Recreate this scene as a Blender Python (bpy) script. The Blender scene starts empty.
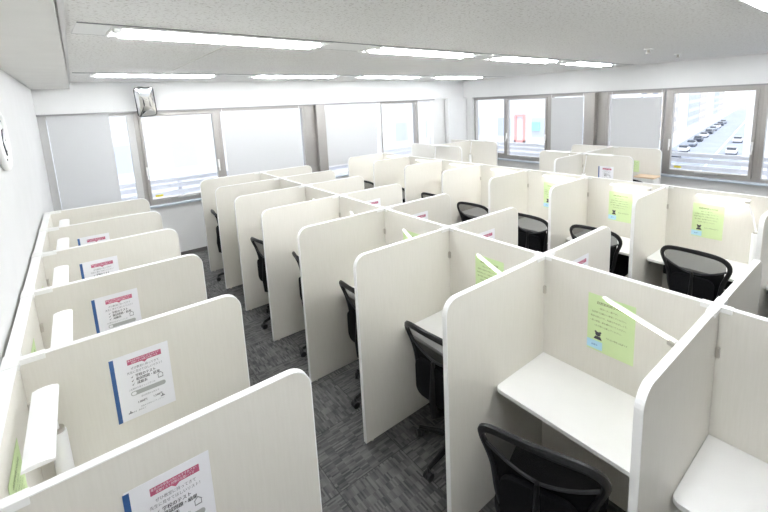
import bpy, bmesh, math, random
from mathutils import Vector, Matrix
random.seed(7)
SC = bpy.context.scene
COL = SC.collection
PI = math.pi

# ------------------------------------------------------------------ materials
def mat(name, col, rough=0.5, metal=0.0, emit=None, es=0.0, spec=0.5):
    m = bpy.data.materials.new(name); m.use_nodes = True
    b = m.node_tree.nodes['Principled BSDF']
    b.inputs['Base Color'].default_value = (*col, 1)
    b.inputs['Roughness'].default_value = rough
    b.inputs['Metallic'].default_value = metal
    b.inputs['Specular IOR Level'].default_value = spec
    if emit:
        b.inputs['Emission Color'].default_value = (*emit, 1)
        b.inputs['Emission Strength'].default_value = es
    return m

def N(m, typ, **kw):
    n = m.node_tree.nodes.new(typ)
    for k, v in kw.items(): setattr(n, k, v)
    return n

def noisy(m, c1, c2, scale=(1, 1, 1), nscale=5.0, detail=4, lo=0.35, hi=0.65, bump=0.0, bscale=None, bdist=0.002):
    """two tone noise in object space, optional bump"""
    t = m.node_tree; b = t.nodes['Principled BSDF']
    tc = N(m, 'ShaderNodeTexCoord'); mp = N(m, 'ShaderNodeMapping')
    mp.inputs['Scale'].default_value = scale
    t.links.new(tc.outputs['Object'], mp.inputs['Vector'])
    n = N(m, 'ShaderNodeTexNoise'); n.inputs['Scale'].default_value = nscale; n.inputs['Detail'].default_value = detail
    t.links.new(mp.outputs['Vector'], n.inputs['Vector'])
    r = N(m, 'ShaderNodeValToRGB')
    r.color_ramp.elements[0].position = lo; r.color_ramp.elements[0].color = (*c1, 1)
    r.color_ramp.elements[1].position = hi; r.color_ramp.elements[1].color = (*c2, 1)
    t.links.new(n.outputs['Fac'], r.inputs['Fac']); t.links.new(r.outputs['Color'], b.inputs['Base Color'])
    if bump:
        n2 = N(m, 'ShaderNodeTexNoise'); n2.inputs['Scale'].default_value = bscale or nscale; n2.inputs['Detail'].default_value = 3
        t.links.new(tc.outputs['Object'], n2.inputs['Vector'])
        bp = N(m, 'ShaderNodeBump'); bp.inputs['Strength'].default_value = bump; bp.inputs['Distance'].default_value = bdist
        t.links.new(n2.outputs['Fac'], bp.inputs['Height']); t.links.new(bp.outputs['Normal'], b.inputs['Normal'])
    return m

M = {}
M['wall'] = noisy(mat('wall_paint', (.86, .86, .87), .75), (.70, .70, .695), (.72, .72, .715), nscale=3, bump=.15, bscale=160)
M['ceil'] = mat('ceiling_board', (.7, .7, .68), .9)
def ceil_nodes(m):
    t = m.node_tree; b = t.nodes['Principled BSDF']
    tc = N(m, 'ShaderNodeTexCoord')
    n = N(m, 'ShaderNodeTexNoise'); n.inputs['Scale'].default_value = 60; n.inputs['Detail'].default_value = 4; n.inputs['Roughness'].default_value = .6
    t.links.new(tc.outputs['Object'], n.inputs['Vector'])
    r = N(m, 'ShaderNodeValToRGB')
    r.color_ramp.elements[0].position = .36; r.color_ramp.elements[0].color = (.62, .60, .57, 1)
    r.color_ramp.elements[1].position = .45; r.color_ramp.elements[1].color = (.87, .865, .845, 1)
    t.links.new(n.outputs['Fac'], r.inputs['Fac']); t.links.new(r.outputs['Color'], b.inputs['Base Color'])
    bp = N(m, 'ShaderNodeBump'); bp.inputs['Strength'].default_value = .5; bp.inputs['Distance'].default_value = .004
    t.links.new(n.outputs['Fac'], bp.inputs['Height']); t.links.new(bp.outputs['Normal'], b.inputs['Normal'])
ceil_nodes(M['ceil'])
M['beam'] = noisy(mat('beam_paint', (.8, .79, .76), .85), (.83, .82, .79), (.86, .85, .82), nscale=4, bump=.2, bscale=220)
M['panel'] = noisy(mat('divider_laminate', (.8, .78, .7), .45), (.712, .688, .625), (.742, .718, .658), scale=(14, 14, .9), nscale=9, detail=5, lo=.3, hi=.7)
M['trim'] = mat('white_edge_band', (.9, .9, .89), .35)
M['plate'] = mat('white_plastic', (.86, .86, .84), .4)
M['hinge'] = mat('grey_latch', (.55, .52, .47), .4, .5)
M['desk'] = noisy(mat('desk_laminate', (.88, .87, .85), .3), (.89, .885, .875), (.91, .905, .895), scale=(1, 1, 8), nscale=6)
M['deskedge'] = mat('desk_edge', (.6, .59, .56), .5)
M['steel'] = mat('grey_steel', (.45, .45, .45), .35, .8)
M['black'] = noisy(mat('black_plastic', (.02, .02, .022), .42, spec=.3), (.006, .006, .007), (.010, .010, .011), nscale=40)
M['fabric'] = noisy(mat('black_fabric', (.012, .012, .014), .95, spec=.12), (.004, .004, .005), (.008, .008, .009), nscale=220)
M['lumbar'] = mat('dark_grey_plastic', (.03, .03, .033), .5, spec=.3)
M['alu'] = noisy(mat('window_aluminium', (.42, .39, .36), .38, .6), (.37, .355, .335), (.40, .382, .36), scale=(1, 1, 1), nscale=2)
M['aluw'] = mat('white_window_bar', (.82, .82, .84), .4, .1)
M['jamb'] = mat('grey_jamb', (.52, .515, .505), .5)
M['ledge'] = mat('sill_metal', (.56, .62, .70), .3, .2)
M['under'] = mat('sill_apron', (.7, .73, .76), .5)
M['blind'] = noisy(mat('roller_blind_cloth', (.7, .7, .7), .9), (.64, .643, .645), (.67, .673, .675), scale=(40, 40, 60), nscale=14)
def trans_blind(m):
    t = m.node_tree; b = t.nodes['Principled BSDF']; o = t.nodes['Material Output']
    tr = N(m, 'ShaderNodeBsdfTranslucent'); tr.inputs['Color'].default_value = (.8, .82, .86, 1)
    mx = N(m, 'ShaderNodeMixShader'); mx.inputs[0].default_value = .14
    t.links.new(b.outputs[0], mx.inputs[1]); t.links.new(tr.outputs[0], mx.inputs[2]); t.links.new(mx.outputs[0], o.inputs['Surface'])
trans_blind(M['blind'])
M['white'] = mat('lamp_white', (.9, .9, .9), .35)
M['tube'] = mat('fluorescent_tube', (.9, .9, .9), .4, emit=(.95, .975, 1.0), es=28.5)
M['reflector'] = mat('light_reflector', (.88, .89, .9), .3)
M['led_on'] = mat('led_strip_lit', (.9, .9, .9), .4, emit=(1, .98, .92), es=4.5)
M['led_dim'] = mat('led_strip_dim', (.9, .9, .9), .4, emit=(1, .98, .92), es=2.0)
M['led_off'] = mat('led_strip_off', (.85, .86, .84), .3)
M['line'] = mat('ceiling_channel', (.3, .3, .3), .5, .3)
M['base'] = mat('vinyl_skirting', (.12, .115, .11), .6)
M['green'] = noisy(mat('green_paper', (.62, .76, .4), .7), (.60, .75, .40), (.64, .78, .43), nscale=6)
M['paper'] = mat('white_paper', (.86, .86, .89), .5)
M['ink'] = mat('dark_ink', (.05, .05, .06), .7)
M['inkg'] = mat('grey_ink', (.28, .28, .3), .7)
M['inkgreen'] = mat('olive_ink', (.12, .17, .07), .7)
M['pink'] = mat('crimson_ink', (.50, .11, .20), .6)
M['blue'] = mat('blue_binding', (.035, .11, .30), .5)
M['pill'] = mat('grey_print', (.42, .43, .43), .6)
M['bluebox'] = mat('pale_blue_print', (.45, .72, .86), .6)
M['tan'] = mat('tan_top', (.78, .6, .42), .5)
M['yellow'] = mat('yellow_sticker', (.75, .65, .05), .5)
M['rim'] = mat('dark_rim', (.012, .012, .014), .4)
M['mirror'] = mat('mirror_silver', (.92, .93, .95), .03, 1.0)
M['clockface'] = mat('clock_face', (.9, .9, .9), .4)
def floor_mat():
    m = mat('carpet_tile', (.08, .08, .08), .95); t = m.node_tree; b = t.nodes['Principled BSDF']
    tc = N(m, 'ShaderNodeTexCoord')
    ch = N(m, 'ShaderNodeTexChecker'); ch.inputs['Scale'].default_value = 2.0
    mp0 = N(m, 'ShaderNodeMapping'); mp0.inputs['Location'].default_value = (0, 0, .25)
    t.links.new(tc.outputs['Object'], mp0.inputs['Vector']); t.links.new(mp0.outputs[0], ch.inputs['Vector'])
    outs = []
    for cell in ((.06, .011, 1), (.011, .06, 1)):
        sn = N(m, 'ShaderNodeVectorMath', operation='SNAP'); sn.inputs[1].default_value = cell
        t.links.new(tc.outputs['Object'], sn.inputs[0])
        w = N(m, 'ShaderNodeTexWhiteNoise', noise_dimensions='2D'); t.links.new(sn.outputs[0], w.inputs['Vector']); outs.append(w)
    mx = N(m, 'ShaderNodeMix', data_type='FLOAT')
    t.links.new(ch.outputs['Fac'], mx.inputs[0]); t.links.new(outs[0].outputs['Value'], mx.inputs[2]); t.links.new(outs[1].outputs['Value'], mx.inputs[3])
    n = N(m, 'ShaderNodeTexNoise'); n.inputs['Scale'].default_value = 9; n.inputs['Detail'].default_value = 5
    t.links.new(tc.outputs['Object'], n.inputs['Vector'])
    m2 = N(m, 'ShaderNodeMix', data_type='FLOAT'); m2.inputs[0].default_value = .62
    t.links.new(mx.outputs[0], m2.inputs[2]); t.links.new(n.outputs['Fac'], m2.inputs[3])
    r = N(m, 'ShaderNodeValToRGB')
    r.color_ramp.elements[0].position = .28; r.color_ramp.elements[0].color = (.05, .05, .052, 1)
    r.color_ramp.elements[1].position = .72; r.color_ramp.elements[1].color = (.155, .152, .148, 1)
    t.links.new(m2.outputs[0], r.inputs['Fac'])
    br = N(m, 'ShaderNodeTexBrick'); br.offset = 0; br.inputs['Scale'].default_value = 1
    br.inputs['Brick Width'].default_value = .5; br.inputs['Row Height'].default_value = .5; br.inputs['Mortar Size'].default_value = .003
    br.inputs['Color1'].default_value = (1, 1, 1, 1); br.inputs['Color2'].default_value = (.86, .86, .86, 1); br.inputs['Mortar'].default_value = (.5, .5, .5, 1)
    t.links.new(tc.outputs['Object'], br.inputs['Vector'])
    ml = N(m, 'ShaderNodeMix', data_type='RGBA', blend_type='MULTIPLY'); ml.inputs[0].default_value = 1
    t.links.new(r.outputs['Color'], ml.inputs[6]); t.links.new(br.outputs['Color'], ml.inputs[7])
    t.links.new(ml.outputs[2], b.inputs['Base Color'])
    bp = N(m, 'ShaderNodeBump'); bp.inputs['Strength'].default_value = .25; bp.inputs['Distance'].default_value = .002
    t.links.new(m2.outputs[0], bp.inputs['Height']); t.links.new(bp.outputs['Normal'], b.inputs['Normal'])
    return m
M['floor'] = floor_mat()
def glass_mat():
    m = bpy.data.materials.new('window_glass'); m.use_nodes = True; t = m.node_tree
    t.nodes.remove(t.nodes['Principled BSDF']); o = t.nodes['Material Output']
    tr = N(m, 'ShaderNodeBsdfTransparent'); tr.inputs['Color'].default_value = (.96, .975, .98, 1)
    gl = N(m, 'ShaderNodeBsdfGlossy'); gl.inputs['Roughness'].default_value = .02
    lw = N(m, 'ShaderNodeLayerWeight'); lw.inputs['Blend'].default_value = .5
    pw = N(m, 'ShaderNodeMath', operation='POWER'); pw.inputs[1].default_value = 4
    t.links.new(lw.outputs['Facing'], pw.inputs[0])
    fr = N(m, 'ShaderNodeMath', operation='MULTIPLY_ADD'); fr.inputs[1].default_value = .5; fr.inputs[2].default_value = .04
    t.links.new(pw.outputs[0], fr.inputs[0])
    mx = N(m, 'ShaderNodeMixShader')
    t.links.new(fr.outputs[0], mx.inputs[0]); t.links.new(tr.outputs[0], mx.inputs[1]); t.links.new(gl.outputs[0], mx.inputs[2]); t.links.new(mx.outputs[0], o.inputs['Surface'])
    return m
M['glass'] = glass_mat()
def mesh_mat(name, col, a):
    m = mat(name, col, .9, spec=.15); t = m.node_tree; b = t.nodes['Principled BSDF']; o = t.nodes['Material Output']
    tr = N(m, 'ShaderNodeBsdfTransparent'); mx = N(m, 'ShaderNodeMixShader'); mx.inputs[0].default_value = a
    t.links.new(tr.outputs[0], mx.inputs[1]); t.links.new(b.outputs[0], mx.inputs[2]); t.links.new(mx.outputs[0], o.inputs['Surface'])
    return m
M['net'] = mesh_mat('chair_net', (.012, .012, .012), .74)
M['netd'] = mesh_mat('chair_net_dense', (.004, .004, .005), .985)
def facade(name, wall, win, sx, sz, mort=.55):
    m = mat(name, wall, .8); t = m.node_tree; b = t.nodes['Principled BSDF']
    tc = N(m, 'ShaderNodeTexCoord'); sp = N(m, 'ShaderNodeSeparateXYZ'); t.links.new(tc.outputs['Object'], sp.inputs[0])
    ad = N(m, 'ShaderNodeMath', operation='ADD'); t.links.new(sp.outputs[0], ad.inputs[0]); t.links.new(sp.outputs[1], ad.inputs[1])
    cb = N(m, 'ShaderNodeCombineXYZ'); t.links.new(ad.outputs[0], cb.inputs[0]); t.links.new(sp.outputs[2], cb.inputs[1])
    br = N(m, 'ShaderNodeTexBrick'); br.offset = 0; br.inputs['Scale'].default_value = 1
    br.inputs['Brick Width'].default_value = sx; br.inputs['Row Height'].default_value = sz; br.inputs['Mortar Size'].default_value = mort; br.inputs['Mortar Smooth'].default_value = 0
    br.inputs['Color1'].default_value = (*win, 1); br.inputs['Color2'].default_value = (win[0]*.8, win[1]*.85, win[2]*.9, 1); br.inputs['Mortar'].default_value = (*wall, 1)
    t.links.new(cb.outputs[0], br.inputs['Vector']); t.links.new(br.outputs['Color'], b.inputs['Base Color'])
    return m
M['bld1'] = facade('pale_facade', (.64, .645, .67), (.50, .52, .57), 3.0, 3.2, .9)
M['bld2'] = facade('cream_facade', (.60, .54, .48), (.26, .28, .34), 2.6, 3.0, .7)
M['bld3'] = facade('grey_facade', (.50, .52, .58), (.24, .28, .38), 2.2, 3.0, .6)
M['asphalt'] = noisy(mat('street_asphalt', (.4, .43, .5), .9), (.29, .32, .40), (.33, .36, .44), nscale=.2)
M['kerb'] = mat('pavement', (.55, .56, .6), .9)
M['stripe'] = mat('street_paint', (.85, .85, .85), .8)
M['carw'] = mat('car_white', (.8, .8, .82), .3)
M['cars'] = mat('car_silver', (.35, .38, .44), .3, .3)
M['card'] = mat('car_dark', (.05, .06, .09), .3)
M['carglass'] = mat('car_glass', (.04, .05, .07), .15)
M['red'] = mat('red_sign', (.80, .36, .34), .6)
M['teal'] = mat('teal_sign', (.30, .62, .66), .6)
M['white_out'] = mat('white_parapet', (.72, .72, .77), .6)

# ------------------------------------------------------------------ mesh helpers
def bm_box(bm, x0, x1, y0, y1, z0, z1):
    vs = [bm.verts.new(p) for p in ((x0,y0,z0),(x1,y0,z0),(x1,y1,z0),(x0,y1,z0),(x0,y0,z1),(x1,y0,z1),(x1,y1,z1),(x0,y1,z1))]
    for f in ((0,3,2,1),(4,5,6,7),(0,1,5,4),(1,2,6,5),(2,3,7,6),(3,0,4,7)): bm.faces.new([vs[i] for i in f])
    return vs
def bm_prism(bm, pts, axis, a, b):
    """pts 2D polygon extruded along axis between a and b. axis y: pts=(x,z); axis z: pts=(x,y); axis x: pts=(y,z)"""
    def P(p, t):
        return {'x': (t, p[0], p[1]), 'y': (p[0], t, p[1]), 'z': (p[0], p[1], t)}[axis]
    A = [bm.verts.new(P(p, a)) for p in pts]; B = [bm.verts.new(P(p, b)) for p in pts]
    n = len(pts); bm.faces.new(A[::-1]); bm.faces.new(B)
    for i in range(n): bm.faces.new((A[i], A[(i+1) % n], B[(i+1) % n], B[i]))
def bm_strip(bm, path, nor, w0, w1, a, b, axis='y'):
    """closed band solid following a 2D path, thick w0..w1 along normals, between a and b"""
    ring = []
    for p, n in zip(path, nor):
        i = (p[0]+n[0]*w0, p[1]+n[1]*w0); o = (p[0]+n[0]*w1, p[1]+n[1]*w1)
        ring.append([bm.verts.new((i[0], a, i[1])), bm.verts.new((o[0], a, o[1])), bm.verts.new((o[0], b, o[1])), bm.verts.new((i[0], b, i[1]))])
    for k in range(len(ring)-1):
        for j in range(4): bm.faces.new((ring[k][j], ring[k][(j+1) % 4], ring[k+1][(j+1) % 4], ring[k+1][j]))
    bm.faces.new(ring[0]); bm.faces.new(ring[-1][::-1])
def bm_tube(bm, pts, r, n=10, closed=False, flat=1.0, up=None):
    pts = [Vector(p) for p in pts]; rings = []; L = len(pts); prev = None
    rr = r if isinstance(r, (list, tuple)) else [r]*L
    for i, p in enumerate(pts):
        a = pts[i-1] if (i > 0 or closed) else p; b = pts[(i+1) % L] if (i < L-1 or closed) else p
        t = (b-a).normalized()
        if prev is None:
            u = Vector(up) if up else (Vector((0, 0, 1)) if abs(t.z) < .9 else Vector((1, 0, 0)))
        else: u = prev
        u = (u - t*u.dot(t)).normalized(); v = t.cross(u); prev = u
        rings.append([bm.verts.new(p + u*math.cos(2*PI*k/n)*rr[i] + v*math.sin(2*PI*k/n)*rr[i]*flat) for k in range(n)])
    m = L if closed else L-1
    for i in range(m):
        A = rings[i]; B = rings[(i+1) % L]
        for k in range(n): bm.faces.new((A[k], A[(k+1) % n], B[(k+1) % n], B[k]))
    if not closed: bm.faces.new(rings[0][::-1]); bm.faces.new(rings[-1])
def bm_cyl(bm, c, r, h, n=20, r2=None, axis='z'):
    c = Vector(c); d = {'x': Vector((1,0,0)), 'y': Vector((0,1,0)), 'z': Vector((0,0,1))}[axis]
    bm_tube(bm, [c, c+d*h], [r, r if r2 is None else r2], n)
def rrect(x0, x1, y0, y1, r, seg=6):
    P = []
    for cx, cy, a0 in ((x1-r, y1-r, 0), (x0+r, y1-r, 90), (x0+r, y0+r, 180), (x1-r, y0+r, 270)):
        for k in range(seg+1):
            a = math.radians(a0+90*k/seg); P.append((cx+r*math.cos(a), cy+r*math.sin(a)))
    return P
def smooth(me, ang=40):
    for p in me.polygons: p.use_smooth = True
    try: me.set_sharp_from_angle(angle=math.radians(ang))
    except Exception: pass
def obj(name, bm, m, parent=None, bevel=0, sm=False, loc=None, mods=True):
    bmesh.ops.recalc_face_normals(bm, faces=bm.faces)
    if bevel: bmesh.ops.bevel(bm, geom=[e for e in bm.edges if e.calc_face_angle(0) > .6], offset=bevel, segments=2, affect='EDGES', profile=.6)
    me = bpy.data.meshes.new(name); bm.to_mesh(me); bm.free()
    if sm: smooth(me)
    me.materials.append(M[m] if isinstance(m, str) else m)
    o = bpy.data.objects.new(name, me); COL.objects.link(o)
    if parent: o.parent = parent
    if loc: o.location = loc
    return o
def box(name, x0, x1, y0, y1, z0, z1, m, parent=None, bevel=0):
    bm = bmesh.new(); bm_box(bm, x0, x1, y0, y1, z0, z1); return obj(name, bm, m, parent, bevel)
def thing(name, label, cat, loc=(0,0,0), rz=0, group=None):
    o = bpy.data.objects.new(name, None); o.empty_display_size = .1; COL.objects.link(o)
    o.location = loc; o.rotation_euler = (0, 0, rz); tag(o, label, cat, group); return o
def tag(o, label=None, cat=None, group=None, kind=None):
    if label: o['label'] = label
    if cat: o['category'] = cat
    if group: o['group'] = group
    if kind: o['kind'] = kind
    return o
def struct(o): o['kind'] = 'structure'; return o
def kids(o): return [c for c in COL.objects if c.parent == o]
def dup(o, parent=None):
    c = o.copy(); COL.objects.link(c)
    if parent: c.parent = parent
    for k in kids(o): dup(k, c)
    return c
def place(proto, used, loc, rz, label, group):
    o = dup(proto) if used[0] else proto
    used[0] = True
    o.location = loc; o.rotation_euler = (0, 0, rz); o['label'] = label
    if group: o['group'] = group
    return o

# ------------------------------------------------------------------ calibrated dimensions
ZC = 2.886; YA = 7.45; XB = 8.2; XL = -.375; YR = -2.0
H = 1.41; T = .028
SILL = .92; HEAD = 2.445
X2 = 2.229; Y2 = [-.37, .478, 1.366, 2.2, 3.06, 3.90, 4.752, 5.555, 6.353]
X3 = 4.848; Y3 = [-.15, .64, 1.545, 2.40, 3.24, 4.08, 4.915, 5.77, 6.60]
X1 = -.333; T1 = .048; Y1 = [1.375, 2.221, 3.066, 3.912, 4.757, 5.602]
ORD = ['nearest', 'second nearest', 'third nearest', 'fourth nearest', 'fifth nearest', 'sixth nearest', 'seventh nearest', 'eighth nearest', 'farthest']

# ------------------------------------------------------------------ room shell
struct(box('floor', XL-.3, XB+.3, YR-.3, YA+.3, -.12, 0, 'floor'))
struct(box('ceiling', XL-.3, XB+.3, YR-.3, YA+.3, ZC+.0, ZC+.15, 'ceil'))
struct(box('wall_left', XL-.15, XL, YR-.2, YA+.2, 0, ZC, 'wall'))
struct(box('wall_front', XL, XB, YR-.2, YR, 0, ZC, 'wall'))
def wall_back():
    bm = bmesh.new()
    bm_box(bm, XL, XB+.2, YA, YA+.2, 0, SILL-.02)
    bm_box(bm, XL, XB+.2, YA, YA+.2, HEAD, ZC)
    bm_box(bm, 7.14, XB+.2, YA+.06, YA+.2, SILL-.02, HEAD)
    return struct(obj('wall_back', bm, 'wall'))
wall_back()
def wall_right():
    bm = bmesh.new()
    bm_box(bm, XB, XB+.2, YR-.2, YA, 0, SILL-.02)
    bm_box(bm, XB, XB+.2, YR-.2, YA, HEAD, ZC)
    bm_box(bm, XB+.02, XB+.2, 7.14, YA, SILL-.02, HEAD)
    bm_box(bm, XB, XB+.2, YR-.2, -.75, SILL-.02, HEAD)
    return struct(obj('wall_right', bm, 'wall'))
wall_right()
struct(box('trim_1', 7.52, XB-.0, YA-.10, YA+.02, 0, HEAD+.0, 'wall'))           # corner pillar casing
bm = bmesh.new(); bm_prism(bm, [(XL, YR), (-.015, YR), (.035, YA), (XL, YA)], 'z', 2.79, ZC); o = struct(obj('trim_2', bm, 'beam'))   # bulkhead along the left wall
bm = bmesh.new(); bm_prism(bm, [(.0, YR), (.025, YR), (.055, YA), (.036, YA)], 'z', ZC-.03, ZC); struct(obj('trim_3', bm, 'wall'))
struct(box('baseboard_back', XL, 7.5, YA-.012, YA, 0, .07, 'base'))
struct(box('baseboard_right', XB-.012, XB, YR, YA, 0, .07, 'base'))
# head lines and sills
struct(box('trim_4', XL, 7.14, YA-.004, YA+.05, HEAD-.022, HEAD, 'line'))
struct(box('trim_5', XB-.004, XB+.05, -.75, 7.14, HEAD-.022, HEAD, 'line'))
def sill(name, horizontal):
    bm = bmesh.new()
    if horizontal: bm_box(bm, XL, 7.5, YA-.05, YA+.2, SILL-.02, SILL+.006)
    else: bm_box(bm, XB-.085, XB+.2, -.75, YA-.11, SILL-.02, SILL+.006)
    return struct(obj(name, bm, 'ledge', bevel=.004))
sill('trim_6', True); sill('trim_7', False)

# ------------------------------------------------------------------ windows
FY = YA+.10; FX = XB+.10
wn = [0]
def window(axis, a0, a1, sash=False, fl=.07, fr=.07, ft=.05, fb=.05, mt='alu', sticker=False):
    """one window unit between a0..a1 along the wall. axis 'x' = back wall, 'y' = right wall"""
    wn[0] += 1
    def bx(bm, u0, u1, z0, z1, d0, d1):
        if axis == 'x': bm_box(bm, u0, u1, FY+d0, FY+d1, z0, z1)
        else: bm_box(bm, FX+d0, FX+d1, u0, u1, z0, z1)
    r = bpy.data.objects.new('window_%d' % wn[0], None); COL.objects.link(r); r['kind'] = 'structure'
    z0, z1 = SILL+.006, HEAD-.022
    bm = bmesh.new()
    bx(bm, a0, a0+fl, z0, z1, -.04, .06); bx(bm, a1-fr, a1, z0, z1, -.04, .06)
    bx(bm, a0+fl, a1-fr, z0, z0+fb, -.04, .06); bx(bm, a0+fl, a1-fr, z1-ft, z1, -.04, .06)
    obj('window_frame', bm, mt, r, bevel=.004)
    g0, g1, h0, h1 = a0+fl, a1-fr, z0+fb, z1-ft
    if sash:
        s = .045; bm = bmesh.new()
        bx(bm, g0, g0+s, h0, h1, -.065, .02); bx(bm, g1-s, g1, h0, h1, -.065, .02)
        bx(bm, g0+s, g1-s, h0, h0+s, -.065, .02); bx(bm, g0+s, g1-s, h1-s*.6, h1, -.065, .02)
        obj('sash', bm, 'alu', r, bevel=.006)
        hd = g0+.022 if axis == 'x' else g1-.022
        for u in (g0+.022, g1-.022):
            bm = bmesh.new(); bx(bm, u-.012, u+.012, 1.42, 1.56, -.09, -.065); bx(bm, u-.009, u+.009, 1.36, 1.5, -.105, -.09)
            obj('handle', bm, 'plate', r, bevel=.003)
        c = (g0+g1)/2
        bm = bmesh.new(); bx(bm, c-.16, c+.16, h0+.008, h0+.03, -.085, -.065); obj('latch_bar', bm, 'steel', r, bevel=.003)
        g0 += s; g1 -= s; h0 += s; h1 -= s*.6
    bm = bmesh.new(); bx(bm, g0-.01, g1+.01, h0-.01, h1+.01, -.004, .004); obj('glass_pane', bm, 'glass', r)
    if sticker:
        bm = bmesh.new()
        u = (g0+.05, g0+.16) if axis == 'x' else (g1-.16, g1-.05)
        bx(bm, u[0], u[1], h0+.025, h0+.06, -.008, -.0045); obj('sticker', bm, 'yellow', r)
    return r
# back wall, left to right
window('x', XL, .75, fl=.09, fr=.09, mt='jamb')
window('x', .75, 1.99, sash=True, fl=.06, fr=.05, sticker=True)
window('x', 1.99, 3.62, fl=.05, fr=.04)
window('x', 4.06, 5.50, fl=.04, fr=.05, mt='aluw')
window('x', 5.50, 6.63, fl=.04, fr=.09, fb=.12)
window('x', 6.63, 7.14, fl=.05, fr=.12, mt='aluw', fb=.12)
# right wall, far to near
window('y', 6.17, 7.14, fl=.03, fr=.05, fb=.12)
window('y', 4.98, 6.17, sash=True, fl=.06, fr=.05)
window('y', 4.17, 4.98, fl=.04, fr=.06)
window('y', 2.76, 3.76, fl=.03, fr=.05)
window('y', 1.44, 2.74, sash=True, fl=.05, fr=.08, sticker=True)
window('y', .28, 1.44, fl=.05, fr=.06)
window('y', -.75, .28, fl=.05, fr=.05)
# steel mullion columns between the windows
def column(nm, axis, a0, a1):
    bm = bmesh.new(); m = a0+(a1-a0)*.55
    def bx(u0, u1, d0, d1):
        if axis == 'x': bm_box(bm, u0, u1, FY+d0, FY+d1, SILL+.006, HEAD-.022)
        else: bm_box(bm, FX+d0, FX+d1, u0, u1, SILL+.006, HEAD-.022)
    if axis == 'x': bx(a0, a1, .0, .06); bx(m, a1, -.10, .0); bx(a0, a0+.05, -.05, 0)
    else: bx(a0, a1, .0, .06); bx(m-.03, a1, -.13, .0); bx(a0, a0+.04, -.05, 0)
    return struct(obj(nm, bm, 'alu', bevel=.006))
column('trim_8', 'x', 3.62, 4.06); column('trim_9', 'y', 3.76, 4.17)

def blind(axis, a0, a1, z0, z1, label, gapped=True):
    ctr = (a0+a1)/2
    loc = (ctr, YA+.035, z1) if axis == 'x' else (XB+.035, ctr, z1)
    t = thing('roller_blind', label, 'window blind', loc, 0 if axis == 'x' else PI/2, 'roller blinds in the windows')
    w = (a1-a0)/2
    bm = bmesh.new(); n = 12
    for i in range(n+1): pass
    bm_box(bm, -w, w, -.0012, .0012, z0-z1+.02, 0); obj('blind_cloth', bm, 'blind', t)
    bm = bmesh.new(); bm_box(bm, -w, w, -.008, .008, z0-z1, z0-z1+.022); obj('bottom_bar', bm, 'aluw', t, bevel=.003)
    bm = bmesh.new(); top = HEAD-.022-z1
    bm.free()
    for a in (-w, w-.006):
        bm = bmesh.new(); bm_box(bm, a, a+.006, -.003, .003, 0, top); obj('hanging_cord', bm, 'aluw', t)
    return t
blind('x', XL+.10, .44, .96, HEAD-.023, 'grey-white roller blind drawn down beside the left wall')
blind('x', 2.06, 3.51, .98, 2.28, 'wide pale roller blind left of the grey steel column, back wall')
blind('x', 4.02, 5.34, 1.13, 2.28, 'pale roller blind right of the grey steel column, back wall')
blind('y', 4.22, 4.93, .98, 2.35, 'narrow grey roller blind left of the right wall steel column')
blind('y', 2.80, 3.66, .98, 2.30, 'grey roller blind between steel column and the street-view window')

# ------------------------------------------------------------------ outside
GZ = -11.0
M['asphalt']
struct(box('ground', -120, 620, -60, 260, GZ-.3, GZ, 'kerb'))
def street_pt(s, off):  # along street s metres from start, off to the left
    d = Vector((1, .158, 0)).normalized(); n = Vector((-d.y, d.x, 0)); return Vector((70, 28-1.2, 0)) + d*s + n*off
ang = math.atan(.158)
def street_box(name, s0, s1, o0, o1, z0, z1, m, bevel=0):
    c = street_pt(0, 0); bm = bmesh.new(); bm_box(bm, s0, s1, o0, o1, z0, z1)
    o = obj(name, bm, m, bevel=bevel); o.location = (c.x, c.y, GZ); o.rotation_euler = (0, 0, ang); return o
st = street_box('street', -40, 480, -22, 1.5, 0, .04, 'asphalt'); st['kind'] = 'structure'
for k in range(2):
    s_ = street_box('street_marking', -30, 400, -7.5-k*6, -7.2-k*6, .04, .06, 'stripe')
    s_['kind'] = 'structure'
def building(loc, sx, sy, h, m, label, rz=0, parts=True):
    t = thing('building', label, 'building', (loc[0], loc[1], GZ), rz, None)
    bm = bmesh.new(); bm_box(bm, 0, sx, 0, sy, 0, h); obj('facade', bm, m, t)
    bm = bmesh.new(); bm_box(bm, -.2, sx+.2, -.2, sy+.2, h, h+.6); obj('roof_parapet', bm, 'white_out', t)
    return t
hs = [14, 19, 12, 22, 16, 25, 15, 20, 26, 18]
ms = ['bld2', 'bld1', 'bld3']
s0 = -12
lb = ['short cream', 'tall white', 'low grey', 'high cream', 'mid-height white', 'tall grey', 'lower cream', 'white', 'very tall grey', 'farthest cream']
for i in range(10):
    w = 20+(i*7) % 13
    c = street_pt(s0, 7.0)
    building((c.x, c.y), w-1.5, 14, hs[i], ms[i % 3], '%s building along the left side of the street, number %s along' % (lb[i], ['one','two','three','four','five','six','seven','eight','nine','ten'][i]), ang)
    s0 += w
building((30, -14), 7, 19.9, 24, 'white_out', 'blank white building wall at the right edge of the street window')
b_ = building((26, 12), 5, 24, 26, 'bld1', 'pale overexposed building across from the right wall, with red frame')
bm = bmesh.new()
for z in (10.1, 12.0): bm_box(bm, -.12, 0, 5.6, 6.5, z, z+.15)
for y in (5.6, 6.35): bm_box(bm, -.12, 0, y, y+.15, 10.1, 12.0)
obj('red_sign_frame', bm, 'red', b_)
bm = bmesh.new(); bm_box(bm, -.12, 0, 4.4, 5.0, 11.0, 11.6); obj('teal_sign', bm, 'teal', b_)
building((-6, 24), 30, 12, 26, 'bld1', 'large pale office building opposite the back wall windows')
building((33, 30), 22, 12, 26, 'bld2', 'cream building behind the far corner, right of the pale office building')
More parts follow.
